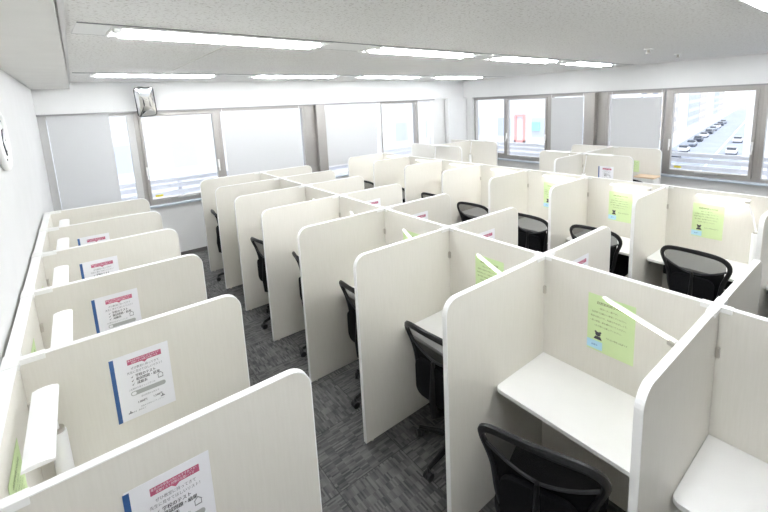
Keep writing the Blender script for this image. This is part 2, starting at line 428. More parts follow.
bb = building((-30, 26), 22, 10, 15, 'bld3', 'low grey building at far left beyond the back wall')
def railing(name, axis, a0, a1, d, label):
    t = thing(name, label, 'railing', (0, 0, 0))
    for z in (.90, 1.03, 1.14):
        bm = bmesh.new()
        if axis == 'y': bm_box(bm, d, d+.08, a0, a1, z, z+.075)
        else: bm_box(bm, a0, a1, d, d+.08, z, z+.075)
        obj('rail', bm, 'white_out', t, bevel=.01)
    k = a0
    while k < a1:
        bm = bmesh.new()
        if axis == 'y': bm_box(bm, d+.08, d+.13, k, k+.06, -.1, 1.2)
        else: bm_box(bm, k, k+.06, d+.08, d+.13, -.1, 1.2)
        obj('rail_post', bm, 'white_out', t); k += 2.9
    bm = bmesh.new()
    if axis == 'y': bm_box(bm, XB+.2, d+.14, a0, a1, -.15, -.05)
    else: bm_box(bm, a0, a1, YA+.2, d+.14, -.15, -.05)
    obj('ledge', bm, 'white_out', t)
    return t
railing('balcony_railing', 'y', -1.5, 8.2, 9.1, 'white horizontal rails outside the right wall windows')
railing('balcony_railing', 'x', -1.5, 8.2, 8.35, 'white horizontal rails outside the back wall windows')
# parked and driving cars
def make_car():
    t = thing('car', 'car', 'car')
    prof = [(-2.2, .35), (-2.25, .8), (-1.9, 1.0), (-1.3, 1.05), (1.0, 1.0), (2.1, .85), (2.25, .5), (2.2, .3)]
    bm = bmesh.new(); bm_prism(bm, prof, 'y', -.85, .85); obj('car_body', bm, 'carw', t, bevel=.06)
    bm = bmesh.new(); bm_prism(bm, [(-1.85, 1.0), (-1.45, 1.48), (.2, 1.5), (1.05, 1.0)], 'y', -.75, .75); obj('cabin', bm, 'carglass', t, bevel=.08)
    for x in (-1.4, 1.35):
        for y in (-.88, .7):
            bm = bmesh.new(); bm_cyl(bm, (x, y, .32), .32, .18, 14, axis='y'); obj('wheel', bm, 'rim', t)
    return t
car0 = make_car(); cu = [False]
place_ = []
carm = ['carw', 'cars', 'card']
body_meshes = {}
cols = ['white', 'silver', 'dark']
seq = [1, 2, 0, 1, 2, 0, 2, 1, 0, 2, 1]
for i in range(11):
    c = street_pt(12+i*11.5, -1.6); k = seq[i]
    o = place(car0, cu, (c.x, c.y, GZ+.04), ang, '%s parked car, %s in the kerb line seen through the street window' % (cols[k], (ORD+['tenth nearest', 'last'])[i] if i < 8 else ['ninth nearest', 'tenth nearest', 'very last'][i-8]), 'parked cars along the street')
    for c_ in kids(o):
        if c_.name.startswith('car_body'):
            if k not in body_meshes:
                me = c_.data.copy(); me.materials[0] = M[carm[k]]; body_meshes[k] = me
            c_.data = body_meshes[k]
for i, (s, off, lab) in enumerate([(58, -9.5, 'white car driving alone in the middle of the street'), (34, -9.8, 'light car driving nearest in the street, above the railing'), (130, -12, 'distant car driving far up the street')]):
    c = street_pt(s, off); o = dup(car0); o.location = (c.x, c.y, GZ+.04); o.rotation_euler = (0, 0, ang); o['label'] = lab; o['group'] = 'cars driving in the street'
    for c_ in kids(o):
        if c_.name.startswith('car_body'): c_.data = body_meshes[0]

# ------------------------------------------------------------------ ceiling lights
def make_light():
    t = thing('ceiling_light', 'x', 'ceiling light')
    L = .71; W = .17
    bm = bmesh.new()   # shallow open housing
    bm_box(bm, -L, L, -W, -W+.012, -.016, 0); bm_box(bm, -L, L, W-.012, W, -.016, 0)
    bm_box(bm, -L, -L+.012, -W+.012, W-.012, -.016, 0); bm_box(bm, L-.012, L, -W+.012, W-.012, -.016, 0)
    obj('housing', bm, 'plate', t, bevel=.002)
    bm = bmesh.new(); bm_box(bm, -L+.013, L-.013, -W+.013, W-.013, -.004, -.001); obj('reflector', bm, 'reflector', t)
    for y in (-.075, .075):
        bm = bmesh.new(); bm_cyl(bm, (-L+.06, y, -.018), .013, 2*L-.12, 14, axis='x'); tb = obj('tube', bm, 'tube', t, sm=True)
        for x in (-L+.014, L-.06):
            bm = bmesh.new(); bm_box(bm, x, x+.046, y-.016, y+.016, -.026, -.0045); obj('tube_socket', bm, 'plate', tb)
    bm = bmesh.new(); bm_box(bm, L-.20, L-.19, -W+.014, W-.014, -.014, -.0045); obj('end_plate', bm, 'line', t)
    return t
light0 = make_light(); lu = [False]
XS = [.94, 2.85, 4.72, 6.60]
def trk(yc, rot, name, n0=0, n1=4):
    for i in range(n0, n1):
        x = XS[i]; y = yc + (x-4.0)*math.tan(rot)
        place(light0, lu, (x, y, ZC-.0005), rot, '%s fluorescent fitting from the left in the %s ceiling strip' % (['first', 'second', 'third', 'last'][i], name), 'recessed fluorescent ceiling fittings')
    # channel lines
    tr = thing('light_channel', 'thin dark edged ceiling channel joining the lights of the %s strip' % name, 'ceiling channel', (4.0, yc, ZC-.0015), rot, 'ceiling light channels')
    for s in (-1, 1):
        bm = bmesh.new(); bm_box(bm, -3.93, 4.0, s*.178-.004, s*.178+.004, -.005, 0); obj('channel_edge', bm, 'line', tr)
    e = [-3.93] + [v for x in XS for v in (x-.712-4, x+.712-4)] + [4.0]
    for a, b in zip(e[0::2], e[1::2]):
        if b > a: bm = bmesh.new(); bm_box(bm, a, b, -.172, .172, -.005, 0); obj('channel_panel', bm, 'plate', tr)
trk(3.15, math.radians(3.4), 'middle')
trk(6.08, math.radians(.8), 'far')
trk(.50, math.radians(.6), 'near')
for (x, y, lab) in ((5.3, 1.97, 'small white sprinkler head on the ceiling, left of the pair'), (6.5, 2.05, 'small white detector on the ceiling, right of the pair'), (6.75, 5.75, 'small ceiling fitting beside the far light strip')):
    t = thing('ceiling_sprinkler', lab, 'sprinkler', (x, y, ZC), 0)
    bm = bmesh.new(); bm_cyl(bm, (0, 0, -.012), .045, .012, 18); obj('flange', bm, 'plate', t, sm=True)
    bm = bmesh.new(); bm_cyl(bm, (0, 0, -.045), .014, .033, 10); bm_cyl(bm, (0, 0, -.05), .026, .005, 12); obj('nozzle', bm, 'hinge', t, sm=True)
# board joint in the ceiling
struct(box('trim_10', 1.0, 1.006, 3.4, 5.9, ZC-.002, ZC, 'hinge'))

# ------------------------------------------------------------------ booth panels
def divider_mesh(L, h=H, r=.085, z0=.012):
    path = [(L, z0)]; nor = [(1, 0)]
    for k in range(9):
        a = (PI/2)*k/8; path.append((L-r+r*math.cos(a), h-r+r*math.sin(a))); nor.append((math.cos(a), math.sin(a)))
    path.append((0, h)); nor.append((0, 1))
    w = .004
    body = [(0, z0)] + [(p[0]-n[0]*w, p[1]-n[1]*w) for p, n in zip(path, nor)]
    bm = bmesh.new(); bm_prism(bm, body, 'y', -T/2, T/2)
    b2 = bmesh.new(); bm_strip(b2, path, nor, -w, 0, -T/2-.001, T/2+.001)
    return bm, b2
def make_divider(L):
    t = thing('divider_panel', 'x', 'divider panel')
    a, b = divider_mesh(L)
    obj('panel_board', a, 'panel', t); obj('edge_band', b, 'trim', t, sm=False)
    bm = bmesh.new(); bm_box(bm, -.0, .085, -T/2-.005, T/2+.005, H-.022, H+.003); obj('connector_cap', bm, 'plate', t, bevel=.002)
    for s in (-1, 1):
        bm = bmesh.new(); bm_box(bm, .001, .016, s*(T/2+.009)-.008, s*(T/2+.009)+.008, 1.165, 1.215); obj('corner_latch', bm, 'hinge', t, bevel=.002)
    for x in (.12, L-.06):
        bm = bmesh.new(); bm_cyl(bm, (x, 0, 0), .012, .012, 10); obj('foot', bm, 'hinge', t)
    return t
def spine(x, y0, y1, t_, label, group, h=H):
    yc = (y0+y1)/2; w = (y1-y0)/2-.0005
    t = thing('spine_panel', label, 'back panel', (x, yc, 0), 0, group)
    bm = bmesh.new(); bm_box(bm, -t_/2, t_/2, -w, w, .0, h-.004); obj('panel_board', bm, 'panel', t)
    bm = bmesh.new(); bm_box(bm, -t_/2-.001, t_/2+.001, -w, w, h-.004, h); obj('edge_band', bm, 'trim', t)
    for a, b in ((w-.06, w), (-w, -w+.06)):
        bm = bmesh.new(); bm_box(bm, -t_/2-.005, t_/2+.005, a, b, h-.022, h+.003); obj('connector_cap', bm, 'plate', t, bevel=.002)
    return t
# row 1 : against the left wall
D1 = make_divider(.905); u1 = [False]
for i, y in enumerate(Y1):
    place(D1, u1, (X1+T1/2+.0005, y, 0), 0, '%s cream divider panel of the booths along the left wall' % (ORD[i] if i < 5 else 'farthest'), 'divider panels along the left wall')
ys = [.53] + Y1
for i in range(6):
    spine(X1, ys[i], ys[i+1], T1, '%s cream back panel segment running along the left wall' % (ORD[i] if i < 5 else 'farthest'), 'back panels along the left wall')
# row 2 : double row
D2N = make_divider(.845); D2 = make_divider(.88); u2 = [False]
D2R = make_divider(.878); D2RN = make_divider(.83); u2r = [False]
for i, y in enumerate(Y2):
    nm = ORD[i-1] if 0 < i < 8 else ('farthest' if i == 8 else 'out-of-frame nearest')
    if i: place(D2N if i == 1 else D2, [False] if i == 1 else u2, (X2-T/2-.0005, y, 0), PI, '%s aisle-side cream divider panel of the middle double row' % nm, 'aisle-side divider panels of the middle row')
    if i: place(D2RN if i == 1 else D2R, [False] if i == 1 else u2r, (X2+T/2+.0005, y, 0), 0, '%s right-hand cream divider panel of the middle double row' % nm, 'right-hand divider panels of the middle row')
for i in range(8):
    spine(X2, Y2[i], Y2[i+1], T, '%s cream spine panel segment of the middle double row' % ORD[i if i < 7 else 8], 'spine panels of the middle row')
# row 3 : single row facing left
D3 = make_divider(.82); u3 = [False]
for i, y in enumerate(Y3):
    if i: place(D3, u3, (X3-T/2-.0005, y, 0), PI, '%s cream divider panel of the lit right-hand row' % (ORD[i-1] if i < 8 else 'farthest'), 'divider panels of the right-hand row')
for i in range(8):
    spine(X3, Y3[i], Y3[i+1], T, '%s cream back panel segment of the lit right-hand row' % ORD[i if i < 7 else 8], 'back panels of the right-hand row')

# ------------------------------------------------------------------ desks
def desk(x_sp, side, y0, y1, label, group, depth=.50, tk=T):
    """side -1: desk extends to -x from the spine"""
    w = (y1-y0)/2-T/2-.002; yc = (y0+y1)/2
    t = thing('desk', label, 'desk', (x_sp+side*(tk/2+.001), yc, 0), 0 if side > 0 else PI, group)
    P = []; r = .035
    P = [(0, -w), (depth-r, -w)] + [(depth-r+r*math.sin(a), -w+r-r*math.cos(a)) for a in [PI/2*k/6 for k in range(1, 7)]] + [(depth-r+r*math.cos(a), w-r+r*math.sin(a)) for a in [PI/2*k/6 for k in range(0, 7)]] + [(0, w)]
    bm = bmesh.new(); bm_prism(bm, P, 'z', .726, .75); obj('desktop', bm, 'desk', t, bevel=.0025)
    for s in (-1, 1):
        bm = bmesh.new(); bm_box(bm, .04, .42, s*(w-.018)-.014, s*(w-.018)+.014, .716, .7258); bm_box(bm, .04, .42, s*(w-.003)-.0015, s*(w-.003)+.0015, .66, .716)
        obj('bracket', bm, 'steel', t)
    bm = bmesh.new(); bm_box(bm, .012, .030, -w+.01, w-.01, .45, .7258); obj('underdesk_shade', bm, 'black', t)  # black board added below the desktop to stand for the shade there
    return t
for i in range(5): desk(X1, 1, Y1[i], Y1[i+1], 'white desk hidden low in the %s booth along the left wall' % ORD[i], 'desks along the left wall', tk=T1)
d0 = []
for i in range(8):
    d0.append(desk(X2, -1, Y2[i], Y2[i+1], ['white desk cut off by the bottom right corner of the photo', 'white desk in the nearest full booth, foreground centre'][i] if i < 2 else 'white desk in the %s aisle-side booth of the middle row' % ORD[i-1], 'desks on the aisle side of the middle row'))
for i in range(8):
    desk(X3, -1, Y3[i], Y3[i+1], 'white desk in the %s booth of the lit right-hand row' % (ORD[i] if i < 7 else 'farthest'), 'desks of the right-hand row')

# ------------------------------------------------------------------ chairs (face +X)
def make_chair():
    t = thing('office_chair', 'x', 'office chair')
    def xz(z):
        tb = [(.46, -.20), (.60, -.215), (.78, -.225), (.86, -.245), (.95, -.28), (1.06, -.325)]
        for (a, xa), (b, xb) in zip(tb, tb[1:]):
            if z <= b: return xa + (xb-xa)*max(0, (z-a))/(b-a)
        return tb[-1][1]
    def bow(y): return -.035*(1-(y/.26)**2) + .02        # the back wraps round the sitter
    loop = []
    half = [(0, 1.005), (.09, 1.002), (.165, .992), (.215, .972), (.245, .94), (.256, .90), (.25, .855), (.23, .80), (.21, .74), (.20, .67), (.19, .6), (.165, .53), (.10, .495), (0, .485)]
    pts = half + [(-y, z) for y, z in half[-2:0:-1]]
    for y, z in pts: loop.append((xz(z)+bow(y), y, z))
    # resample smooth
    L = len(loop); sm_ = []
    for i in range(L):
        p0, p1, p2, p3 = (Vector(loop[(i+k-1) % L]) for k in range(4))
        for u in (0, .5):
            sm_.append(.5*((2*p1)+(-p0+p2)*u+(2*p0-5*p1+4*p2-p3)*u*u+(-p0+3*p1-3*p2+p3)*u**3))
    bm = bmesh.new(); bm_tube(bm, sm_, .020, 8, closed=True, flat=.75); fr = obj('backrest_frame', bm, 'black', t, sm=True)
    # lumbar cross bar: high at the sides, sagging in the middle
    bar = []
    for k in range(13):
        y = -.235+.47*k/12; z = .775+.085*(abs(y)/.235)**1.6; bar.append((xz(z)+bow(y)-.004, y, z))
    bm = bmesh.new(); bm_tube(bm, bar, .008, 8); obj('lumbar_bar', bm, 'lumbar', t, sm=True)
    def wid(z):
        for (ya, za), (yb, zb) in zip(half, half[1:]):
            if zb <= z <= za: return ya+(yb-ya)*(za-z)/(za-zb)
        return 0
    def zb(y): return .775+.085*(min(abs(y), .235)/.235)**1.6
    def net(lo, hi, nm, m):
        bm = bmesh.new(); G = []
        for i in range(17):
            f = -1+2*i/16; c = []
            for j in range(9):
                g = j/8
                if nm == 'back_net':
                    # column from bar to loop top at fixed fraction
                    y = f*.232
                    # top of loop at this y
                    zt = 1.005
                    for (ya, za), (yb_, zb_) in zip(half[:6], half[1:6]):
                        if ya <= abs(y) <= yb_: zt = za+(zb_-za)*(abs(y)-ya)/(yb_-ya)
                    z = zb(y)+(zt-zb(y))*g
                else:
                    z0 = .49; y_ = f
                    z = z0+(.775-z0)*g; y = f*wid(z) if z > .495 else f*.1
                    z = z0+(zb(y if g > .9 else y)-z0)*g if g == 1 else z
                c.append(bm.verts.new((xz(z)+bow(y), y, z)))
            G.append(c)
        for i in range(16):
            for j in range(8): bm.faces.new((G[i][j], G[i+1][j], G[i+1][j+1], G[i][j+1]))
        o = obj(nm, bm, m, t, sm=True); return o
    net(0, 1, 'back_net', 'net'); net(0, 1, 'lower_back_net', 'netd')
    # support spine behind the back
    bm = bmesh.new(); bm_tube(bm, [(-.0, 0, .395), (-.18, 0, .385), (-.27, 0, .43), (-.285, 0, .55), (-.275, 0, .7), (-.27, 0, .80)], [.020, .022, .022, .018, .014, .010], 10, flat=1.4, up=(0, 1, 0)); obj('back_support', bm, 'black', t, sm=True)
    bm = bmesh.new(); bm_prism(bm, rrect(-.165, .165, .50, .76, .06), 'x', -.275, -.238); obj('lumbar_pad', bm, 'fabric', t, bevel=.014, sm=True)
    # seat
    P = rrect(-.21, .26, -.235, .235, .09)
    bm = bmesh.new(); bm_prism(bm, P, 'z', .43, .495); obj('seat', bm, 'fabric', t, bevel=.018, sm=True)
    bm = bmesh.new(); bm_prism(bm, rrect(-.17, .22, -.2, .2, .07), 'z', .405, .43); bm_box(bm, -.09, .09, -.07, .07, .365, .405); obj('seat_shell', bm, 'black', t, bevel=.006)
    bm = bmesh.new(); bm_cyl(bm, (-.045, 0, .09), .028, .17, 16); bm_cyl(bm, (-.045, 0, .26), .016, .11, 14); obj('gas_lift', bm, 'black', t, sm=True)
    bm = bmesh.new(); bm_cyl(bm, (-.045, 0, .075), .045, .06, 16, .038)
    for k in range(5):
        a = 2*PI*k/5+PI; c, s = math.cos(a), math.sin(a)
        bm_tube(bm, [(c*.03-.045, s*.03, .115), (c*.15-.045, s*.15, .105), (c*.295-.045, s*.295, .078)], [.024, .02, .014], 8)
    obj('star_base', bm, 'black', t, sm=True)
    for k in range(5):
        a = 2*PI*k/5+PI; c, s = math.cos(a), math.sin(a)
        bm = bmesh.new()
        M_ = Matrix.Translation((c*.298-.045, s*.298, .028)) @ Matrix.Rotation(a+.6*k, 4, 'Z')
        for sd in (-1, 1):
            b2 = len(bm.verts); bm_cyl(bm, (0, sd*.014-.010, 0), .028, .020, 14, axis='y')
        bm_box(bm, -.010, .010, -.003, .003, -.005, .035)
        bm_cyl(bm, (0, 0, .03), .008, .025, 8)
        bmesh.ops.transform(bm, matrix=M_, verts=bm.verts)
        obj('caster', bm, 'rim', t, sm=True)
    return t
chair0 = make_chair(); cu2 = [False]
def chair(x, y, rz, label, group):
    return place(chair0, cu2, (x, y, 0), math.radians(rz), label, group)
g2 = 'office chairs on the aisle side of the middle row'; g3 = 'office chairs in the right-hand row'
chair(1.58, .91, 18, 'black mesh office chair in the nearest booth, at the bottom of the photo', g2)
chair(1.83, 1.72, 3, 'black office chair in the second nearest booth, grey lumbar bar in profile', g2)
chair(1.82, 2.55, 0, 'black office chair peeking from the third nearest aisle-side booth', g2)
chair(1.80, 3.43, -6, 'black office chair peeking from the fourth nearest aisle-side booth', g2)
chair(1.70, 4.27, 8, 'black office chair in the fifth nearest aisle-side booth, base in the aisle', g2)
chair(1.68, 5.91, -4, 'black office chair in the farthest aisle-side booth, near the back wall', g2)
chair(4.40, .25, 0, 'black office chair cut by the right edge of the photo', g3)
chair(4.41, 1.07, -3, 'black office chair with see-through mesh top at right, under green notice', g3)
chair(4.45, 2.0, 3, 'black office chair in the second full booth of right-hand row', g3)
chair(4.40, 2.75, 0, 'black office chair in third full booth of right-hand row', g3)
chair(4.38, 3.64, 6, 'black office chair top seen in fourth booth of right-hand row', g3)
chair(4.42, 4.44, 0, 'black chair top just showing in fifth booth of right-hand row', g3)
chair(4.42, 5.28, 0, 'black chair sliver showing in sixth booth of right-hand row', g3)
chair(4.36, 6.15, 4, 'black chair showing between panels in farthest right-hand booth', g3)

# ------------------------------------------------------------------ desk lamps
def make_lamp(led, y0=.06, y1=.50, tilt=0, top=.606, wide=.042):
    """post at origin, head runs along +Y"""
    t = thing('desk_lamp', 'x', 'desk lamp')
    bm = bmesh.new(); bm_cyl(bm, (0, 0, 0), .032, .33, 20, .030); p = obj('post', bm, 'white', t, bevel=.004, sm=True)
    bm = bmesh.new(); bm_cyl(bm, (0, 0, .33), .024, .015, 16); obj('post_collar', bm, 'hinge', t, sm=True)
    bm = bmesh.new(); bm_tube(bm, [(0, 0, .34), (0, y0*.3+.012, .47), (0, y0+.015, top-.011)], .008, 8); obj('arm', bm, 'white', t, sm=True)
    bm = bmesh.new(); bm_box(bm, -.014, .014, y0, y0+.04, top-.021, top); obj('joint', bm, 'hinge', t, bevel=.003)
    k = wide/.042
    prof = [(-.042*k, 0), (-.040*k, .008), (-.022*k, .014), (0, .016), (.022*k, .014), (.040*k, .008), (.042*k, 0)]
    bm = bmesh.new(); bm_prism(bm, prof, 'y', y0, y1); h = obj('lamp_head', bm, 'white', t, loc=(0, 0, top), sm=True)
    h.rotation_euler = (0, math.radians(tilt), 0)
    bm = bmesh.new(); bm_box(bm, -.030*k, .030*k, y0+.04, y1-.02, -.004, -.0005); obj('led_strip', bm, led, h)
    return t
LOFF = make_lamp('led_off', y0=.10, y1=.56, top=.585); lo = [False]
LMID = make_lamp('led_dim', y0=.0, y1=.44, tilt=30, top=.545, wide=.019); lm_ = [False]
LON = make_lamp('led_on', y0=.06, y1=.465, top=.622); ln = [False]
DZ = .7505
for i in range(5):
    place(LOFF, lo, ([-.225, -.18, -.20, -.20, -.20][i], [Y1[1]-.09, 2.90, Y1[3]-.12, Y1[4]-.1, Y1[5]-.1][i], DZ), math.radians(180), 'white desk lamp with wide flat head in the %s booth along the left wall' % ORD[i], 'desk lamps along the left wall')
for i in range(1, 6):
    place(LMID, lm_, (X2-.272, Y2[i]+.068, DZ), math.radians(-25), 'slim white desk lamp in the %s aisle-side booth of the middle row' % ORD[i-1], 'desk lamps in the middle row')
for i in range(1, 8):
    place(LON, ln, (X3-.10, .785 if i == 1 else Y3[i]+.06, DZ), math.radians(2), 'lit white desk lamp in the %s booth of the right-hand row' % ORD[i-1], 'lit desk lamps in the right-hand row')

# ------------------------------------------------------------------ writing
FONT = None
tcache = {}
def text_mesh(s, size):
    k = (s, size)
    if k in tcache: return tcache[k]
    c = bpy.data.curves.new('lettering', 'FONT'); c.body = s; c.size = size; c.resolution_u = 2; c.align_x = 'CENTER'; c.align_y = 'CENTER'
    o = bpy.data.objects.new('lettering', c); COL.objects.link(o)
    bpy.context.view_layer.update()
    dg = bpy.context.evaluated_depsgraph_get(); me = bpy.data.meshes.new_from_object(o.evaluated_get(dg))
    bpy.data.objects.remove(o); tcache[k] = me
    return me
def add_text(bm, s, size, x, z, y=-.0016, bold=0):
    """text lies in local xz plane facing -y"""
    me = text_mesh(s, size); n = len(bm.verts); bm.from_mesh(me)
    vs = list(bm.verts)[n:]
    for v in vs: v.co = Vector((x+v.co.x, y, z+v.co.y))
    if bold:
        n = len(bm.verts); bm.from_mesh(me)
        for v in list(bm.verts)[n:]: v.co = Vector((x+v.co.x+bold, y, z+v.co.y))
def printed(name, bm, m, parent):
    me = bpy.data.meshes.new(name); bm.to_mesh(me); bm.free(); me.materials.append(M[m])
    o = bpy.data.objects.new(name, me); COL.objects.link(o); o.parent = parent; return o
def flat(bm, pts, y=-.0012):
    f = bm.faces.new([bm.verts.new((p[0], y, p[1])) for p in pts]); f.normal_update()
    if f.normal.y > 0: f.normal_flip()

def make_white():
    """white list poster, origin at lower left corner, faces -Y, .24 x .335"""
    t = thing('list_poster', 'x', 'poster')
    W, Hh = .24, .335
    bm = bmesh.new(); bm_box(bm, 0, W, -.0008, 0, 0, Hh); obj('paper_sheet', bm, 'paper', t)
    bm = bmesh.new(); bm_box(bm, -.004, .013, -.0014, 0, 0, Hh-.006); obj('blue_binding', bm, 'blue', t)
    bm = bmesh.new(); flat(bm, [(.055, .278), (.228, .278), (.228, .305), (.055, .305)]); flat(bm, [(.125, .2785), (.155, .2785), (.14, .268)], -.0012)
    printed('pink_banner', bm, 'pink', t)  # narrowed below
    bm = bmesh.new(); add_text(bm, '毎月の中学生の方におすすめです！', .0105, .1415, .297); add_text(bm, '定期テスト対策のお願いです', .0105, .1415, .2855); printed('banner_lettering', bm, 'paper', t)
    bm = bmesh.new(); add_text(bm, 'ぜひ教室に持ってきて', .0145, .14, .256, bold=.0004); add_text(bm, '先生に見せてほしいリスト！', .0145, .14, .236, bold=.0004); printed('heading_lettering', bm, 'inkg', t)
    bm = bmesh.new()
    for k, (s, xx) in enumerate((('学校のテスト', .125), ('模試問題・結果', .135), ('成績表', .102))):
        z = .213-k*.0195; add_text(bm, s, .0175, xx+.012, z, bold=.0009)
        flat(bm, [(.062, z), (.067, z-.006), (.078, z+.007), (.067, z-.001)], -.0016)
    printed('list_lettering', bm, 'ink', t)
    bm = bmesh.new(); add_text(bm, '上記教材を見せてくださいね', .0105, .11, .150)
    add_text(bm, '受付時間のお知らせ', .0105, .145, .098); add_text(bm, '先生まで声をかけてください', .0095, .15, .046); add_text(bm, '学年・教科など', .0095, .08, .032)
    printed('small_lettering', bm, 'inkg', t)
    bm = bmesh.new(); add_text(bm, '1,000円', .015, .10, .073, bold=.0006); printed('price_lettering', bm, 'ink', t); bm = bmesh.new(); add_text(bm, '1,500円', .015, .18, .073, bold=.0006); printed('price_lettering', bm, 'ink', t)
    # small school building line drawing
    bm = bmesh.new()
    for p in ([(.195, .158), (.222, .158), (.222, .162), (.195, .162)], [(.195, .162), (.198, .162), (.198, .176), (.195, .176)], [(.219, .162), (.222, .162), (.222, .176), (.219, .176)], [(.192, .176), (.2085, .190), (.2085, .186), (.196, .175)], [(.225, .176), (.2085, .190), (.2085, .186), (.221, .175)]): flat(bm, p)
    for cx, cz in ((.035, .03), (.205, .055)):
        flat(bm, [(cx-.012, cz), (cx+.012, cz), (cx+.010, cz+.006), (cx-.010, cz+.006)]); flat(bm, [(cx-.006, cz+.006), (cx+.006, cz+.006), (cx, cz+.016)])
    printed('line_drawing', bm, 'inkg', t)
    bm = bmesh.new(); P = rrect(.05, .23, .115, .138, .0113); flat(bm, P); printed('grey_bar', bm, 'pill', t)
    bm = bmesh.new(); P = rrect(.054, .078, .1185, .1345, .0078); flat(bm, P, -.0015); printed('bar_badge', bm, 'paper', t)
    for c in kids(t):
        if c.name.split('.')[0] not in ('paper_sheet', 'blue_binding'):
            for v in c.data.vertices: v.co.x = .135+(v.co.x-.141)*.82
    return t
def make_green():
    """green rules notice, origin lower left, faces -Y, .255 x .345"""
    t = thing('green_notice', 'x', 'notice')
    W, Hh = .255, .345
    bm = bmesh.new(); n = 8
    bm_box(bm, 0, W, -.0008, 0, 0, Hh); obj('paper_sheet', bm, 'green', t)
    bm = bmesh.new(); add_text(bm, '自習室利用上の注意', .0175, W/2, .298, bold=.0008); printed('title_lettering', bm, 'inkgreen', t); bm = bmesh.new()
    lines = ['・席は一人一席です。', '・自習室では静かに学習してください。', '・飲食は禁止です。私語もやめましょう。', '・長い時間、席を離れないでください。', '・忘れ物に注意してください。']
    for k, s in enumerate(lines): add_text(bm, s, .0115, .115, .266-k*.027)
    add_text(bm, '守れない場合は退室です', .0105, .165, .100)
    printed('lettering', bm, 'inkgreen', t)
    # small bear shaped pictogram
    bm = bmesh.new(); cx, cz = .062, .085
    def disc(x, z, r, rz=1.0): flat(bm, [(x+r*math.cos(2*PI*k/16), z+r*rz*math.sin(2*PI*k/16)) for k in range(16)], -.0014)
    disc(cx, cz+.022, .0155, .85); disc(cx-.013, cz+.034, .0062); disc(cx+.013, cz+.034, .0062)
    flat(bm, [(cx-.024, cz-.012), (cx+.024, cz-.012), (cx+.014, cz+.008), (cx-.014, cz+.008)], -.0014)
    printed('animal_pictogram', bm, 'ink', t)
    bm = bmesh.new(); flat(bm, [(.0, .010), (.088, .010), (.088, .062), (.0, .062)]); printed('blue_box', bm, 'bluebox', t)
    bm = bmesh.new(); add_text(bm, '自習中', .012, .044, .034); printed('box_lettering', bm, 'blue', t)
    return t
WP = make_white(); wu = [False]; GP = make_green(); gu = [False]
for i in range(5):
    place(WP, wu, ([-.03, -.014, -.053, -.10, -.105][i], Y1[i]-T/2-.0012, .942), 0, 'white list poster with pink banner on the %s divider along the left wall' % ORD[i], 'list posters along the left wall')
for i in range(1, 5):
    place(WP, wu, (X2+.31, Y2[i+1]-T/2-.0012, .942), 0, 'white pink-banner poster on the right-hand divider, %s showing in the middle row' % ORD[i-1], 'list posters in the middle row')
for i in range(5):
    place(GP, gu, (X1+T1/2+.0012, Y1[i]+.25, .93), PI/2, 'green notice low behind the lamp in the %s left-wall booth' % ORD[i], 'green notices along the left wall')
for i in range(1, 4):
    place(GP, gu, (X2-T/2-.0012, (Y2[i]+Y2[i+1])/2+.135+[0, .01, 0, 0, 0, 0][i], .925), -PI/2, 'green notice on the spine panel of the %s aisle-side booth, middle row' % ORD[i-1], 'green notices in the middle row')
for i in range(1, 4):
    place(GP, gu, (X3-T/2-.0012, [0, 1.30, 2.13, 2.98, 3.79, 4.62, 5.45][i], .925), -PI/2, 'green notice in the %s booth of the lit right-hand row' % ORD[i-1], 'green notices in the right-hand row')

# ------------------------------------------------------------------ far booth clusters by the right wall
DC = make_divider(.80); uc = [False]
DCX = make_divider(.86); ucx = [False]
def cluster(y, xs, nm, xl, lamps=True):
    for i, x in enumerate(xs):
        place(DC, uc, (x, y-T/2-.0005, 0), -PI/2, 'cream panel end facing the camera side, %s post of the %s booth cluster' % (['left', 'right'][i], nm), 'cross panels of the far booth clusters')
        place(DC, uc, (x, y+T/2+.0005, 0), PI/2, 'cream panel reaching back from the %s post of the %s booth cluster' % (['left', 'right'][i], nm), 'cross panels of the far booth clusters')
    t = thing('spine_panel', 'cream centre panel joining the two posts of the %s booth cluster' % nm, 'back panel', ((xs[0]+xs[1])/2, y, 0), PI/2, 'centre panels of the far booth clusters')
    w = (xs[1]-xs[0])/2+.014
    bm = bmesh.new(); bm_box(bm, -T/2, T/2, -w, w, 0, H-.004); obj('panel_board', bm, 'panel', t)
    bm = bmesh.new(); bm_box(bm, -T/2-.001, T/2+.001, -w, w, H-.004, H); obj('edge_band', bm, 'trim', t)
    if xl: place(DCX, ucx, (xs[0]-T/2-.0005, y, 0), PI, 'cream panel with rounded end pointing left from the %s booth cluster' % nm, 'cross panels of the far booth clusters')
cluster(3.46, (6.78, 7.93), 'nearer', True)
cluster(6.72, (6.42, 7.62), 'corner', False)
def cdesk(x0, x1, y0, y1, label):
    t = thing('desk', label, 'desk', ((x0+x1)/2, y0, 0), 0, 'desks of the far booth clusters')
    w = (x1-x0)/2-.016; d = y1-y0
    bm = bmesh.new(); bm_box(bm, -w, w, 0, d, .726, .75); obj('desktop', bm, 'desk', t, bevel=.003)
    for s in (-1, 1):
        bm = bmesh.new(); bm_box(bm, s*(w-.02)-.012, s*(w-.02)+.012, .04, d-.04, .0, .7258); obj('side_leg', bm, 'plate', t)
gd = 'desks of the far booth clusters'
desk(6.78, -1, 2.66, 3.46, 'white desk on the camera side of the nearer cluster, left booth', gd)
desk(6.78, -1, 3.46, 4.26, 'white desk on the far side of the nearer cluster, left booth', gd)
desk(7.93, -1, 3.46, 4.26, 'white desk on the far side of the nearer cluster, right booth', gd)
desk(6.42, -1, 5.92, 6.72, 'white desk at the left panel of the corner booth cluster', gd)
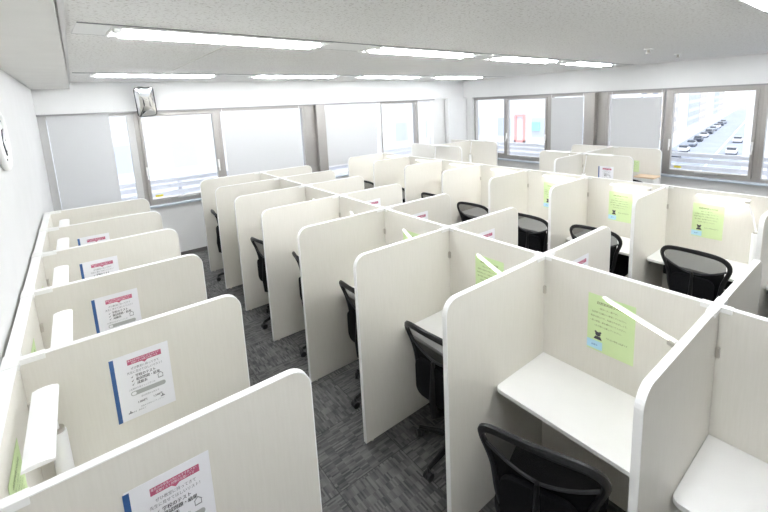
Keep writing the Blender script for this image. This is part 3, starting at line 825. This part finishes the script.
desk(7.62, -1, 5.92, 6.72, 'white desk at the right panel of the corner booth cluster', gd)
LFAR = make_lamp('led_off', y0=.03, y1=.47, top=.665); lf = [False]
lc = 'desk lamps of the far booth clusters'
for (x, y, rz, lab) in ((6.68, 3.38, 180, 'slim white lamp above the front left panel of the nearer cluster'), (6.68, 3.60, 0, 'slim white lamp at the far side of the nearer cluster'), (6.32, 6.64, 180, 'slim white lamp at the left panel of the corner cluster'), (7.52, 6.64, 180, 'slim white lamp at the right panel of the corner cluster')):
    place(LFAR, lf, (x, y, DZ), math.radians(rz), lab, lc)
place(WP, wu, (6.78-T/2-.0012, 3.17, .885), -PI/2, 'small white poster with dark line on the nearer cluster panel', 'posters on the far booth clusters')
place(GP, gu, (7.93-T/2-.0012, 3.14, .97), -PI/2, 'small green notice on the nearer cluster right post panel', 'posters on the far booth clusters').scale = (.6, 1, .6)
# tan-topped cabinet and the chair at it
t = thing('cabinet', 'low white cabinet with tan top beside the nearer booth cluster', 'cabinet', (7.715, 2.79, 0), 0)
bm = bmesh.new(); bm_box(bm, -.13, .13, -.15, .15, 0, .93); obj('cabinet_body', bm, 'plate', t, bevel=.004)
bm = bmesh.new(); bm_box(bm, -.14, .14, -.17, .15, .93, .955); obj('cabinet_top', bm, 'tan', t, bevel=.006)
bm = bmesh.new(); bm_box(bm, -.12, .12, -.162, -.15, .05, .90); dd = obj('cabinet_door', bm, 'plate', t, bevel=.003)
bm = bmesh.new(); bm_box(bm, .08, .10, -.18, -.162, .45, .60); obj('door_handle', bm, 'steel', dd, bevel=.002)
chair(7.25, 2.80, 0, 'black office chair partly hidden behind the nearer cluster, left of tan top', 'office chairs by the far booth clusters')

# ------------------------------------------------------------------ mirror and clock
t = thing('convex_mirror', 'rectangular convex safety mirror with black rim above the left window', 'mirror', (.90, 7.30, 2.59))
rx = Matrix.Rotation(math.radians(14), 4, 'X'); rzz = Matrix.Rotation(math.radians(4), 4, 'Z'); ry = Matrix.Rotation(math.radians(-5), 4, 'Y')
t.matrix_world = Matrix.Translation((.905, 7.20, 2.575)) @ rzz @ ry @ rx
w, h = .125, .215
def shell(sag, off, wi, hi_, r):
    bm = bmesh.new(); P = rrect(-wi, wi, -hi_, hi_, r, 6); rings = []
    for k in range(7):
        s = 1-k/7; rings.append([bm.verts.new((p[0]*s, off-sag*(1-s*s), p[1]*s)) for p in P])
    n = len(P)
    for a, b in zip(rings, rings[1:]):
        for i in range(n): bm.faces.new((a[i], a[(i+1) % n], b[(i+1) % n], b[i]))
    bm.faces.new(rings[-1]); return bm
mo = obj('mirror_face', shell(.035, -.012, w-.006, h-.006, .035), 'mirror', t, sm=True)
if mo.data.polygons[0].normal.y > 0: mo.data.flip_normals()
bm = bmesh.new(); P = rrect(-w, w, -h, h, .04, 6); bm_tube(bm, [(p[0], -.008, p[1]) for p in P], .007, 8, closed=True); obj('rim', bm, 'rim', t, sm=True)
bm = bmesh.new(); bm_prism(bm, rrect(-w+.004, w-.004, -h+.004, h-.004, .036), 'y', -.006, .012); obj('back_shell', bm, 'rim', t)
bm = bmesh.new(); bm_tube(bm, [(0, .01, .05), (0, .12, .12), (0, .17, .16)], .012, 8); bm_box(bm, -.03, .03, .16, .175, .11, .21); obj('wall_bracket', bm, 'steel', t)
t = thing('wall_clock', 'round white wall clock cut by the left edge of the photo', 'clock', (XL, 3.50, 2.27), 0)
bm = bmesh.new()
bm_tube(bm, [(.02, .17*math.cos(2*PI*k/40), .17*math.sin(2*PI*k/40)) for k in range(40)], .018, 10, closed=True); obj('clock_rim', bm, 'plate', t, sm=True)
bm = bmesh.new(); bm_cyl(bm, (.0005, 0, 0), .165, .018, 40, axis='x'); obj('clock_dial', bm, 'clockface', t)
for a, l in ((.7, .09), (2.4, .13)):
    bm = bmesh.new(); bm_tube(bm, [(.022, 0, 0), (.022, l*math.sin(a), l*math.cos(a))], .004, 6); obj('clock_hand', bm, 'ink', t)
bm = bmesh.new()
for k in range(12):
    a = 2*PI*k/12; bm_tube(bm, [(.0195, .135*math.cos(a), .135*math.sin(a)), (.0195, .148*math.cos(a), .148*math.sin(a))], .003, 5)
obj('hour_marks', bm, 'ink', t)

# ------------------------------------------------------------------ light
W = bpy.data.worlds.new('World'); SC.world = W; W.use_nodes = True
bg = W.node_tree.nodes['Background']; bg.inputs['Color'].default_value = (.93, .96, 1.0, 1); bg.inputs['Strength'].default_value = 1.1
sun = bpy.data.lights.new('Sun', 'SUN'); sun.energy = .7; sun.angle = math.radians(2); so = bpy.data.objects.new('Sun', sun); COL.objects.link(so)
so.rotation_euler = Vector((.5, .62, -1.1)).to_track_quat('-Z', 'Y').to_euler()   # shines from behind the building onto the street fronts
# ------------------------------------------------------------------ camera
cam = bpy.data.cameras.new('Camera'); co = bpy.data.objects.new('Camera', cam); COL.objects.link(co)
F = Vector((0.60777575, 0.77736408, -0.16221509)); R = Vector((0.78265972, -0.62094436, -0.04326503)); U = Vector((0.13435922, 0.10066378, 0.98580647))
mw = Matrix((R, U, -F)).transposed().to_4x4(); mw.translation = Vector((0, 0, 2.4)); co.matrix_world = mw
cam.sensor_width = 36; cam.lens = 406.539/768*36
cam.shift_x = (384-395.888)/768; cam.shift_y = -(256-169.576)/768
cam.clip_start = .05; cam.clip_end = 2000
SC.camera = co
SC.view_settings.view_transform = 'Standard'; SC.view_settings.look = 'None'; SC.view_settings.gamma = 1; SC.view_settings.use_curve_mapping = False
SC.view_settings.exposure = 1.38
SC.cycles.max_bounces = 10; SC.cycles.diffuse_bounces = 6; SC.cycles.transparent_max_bounces = 16
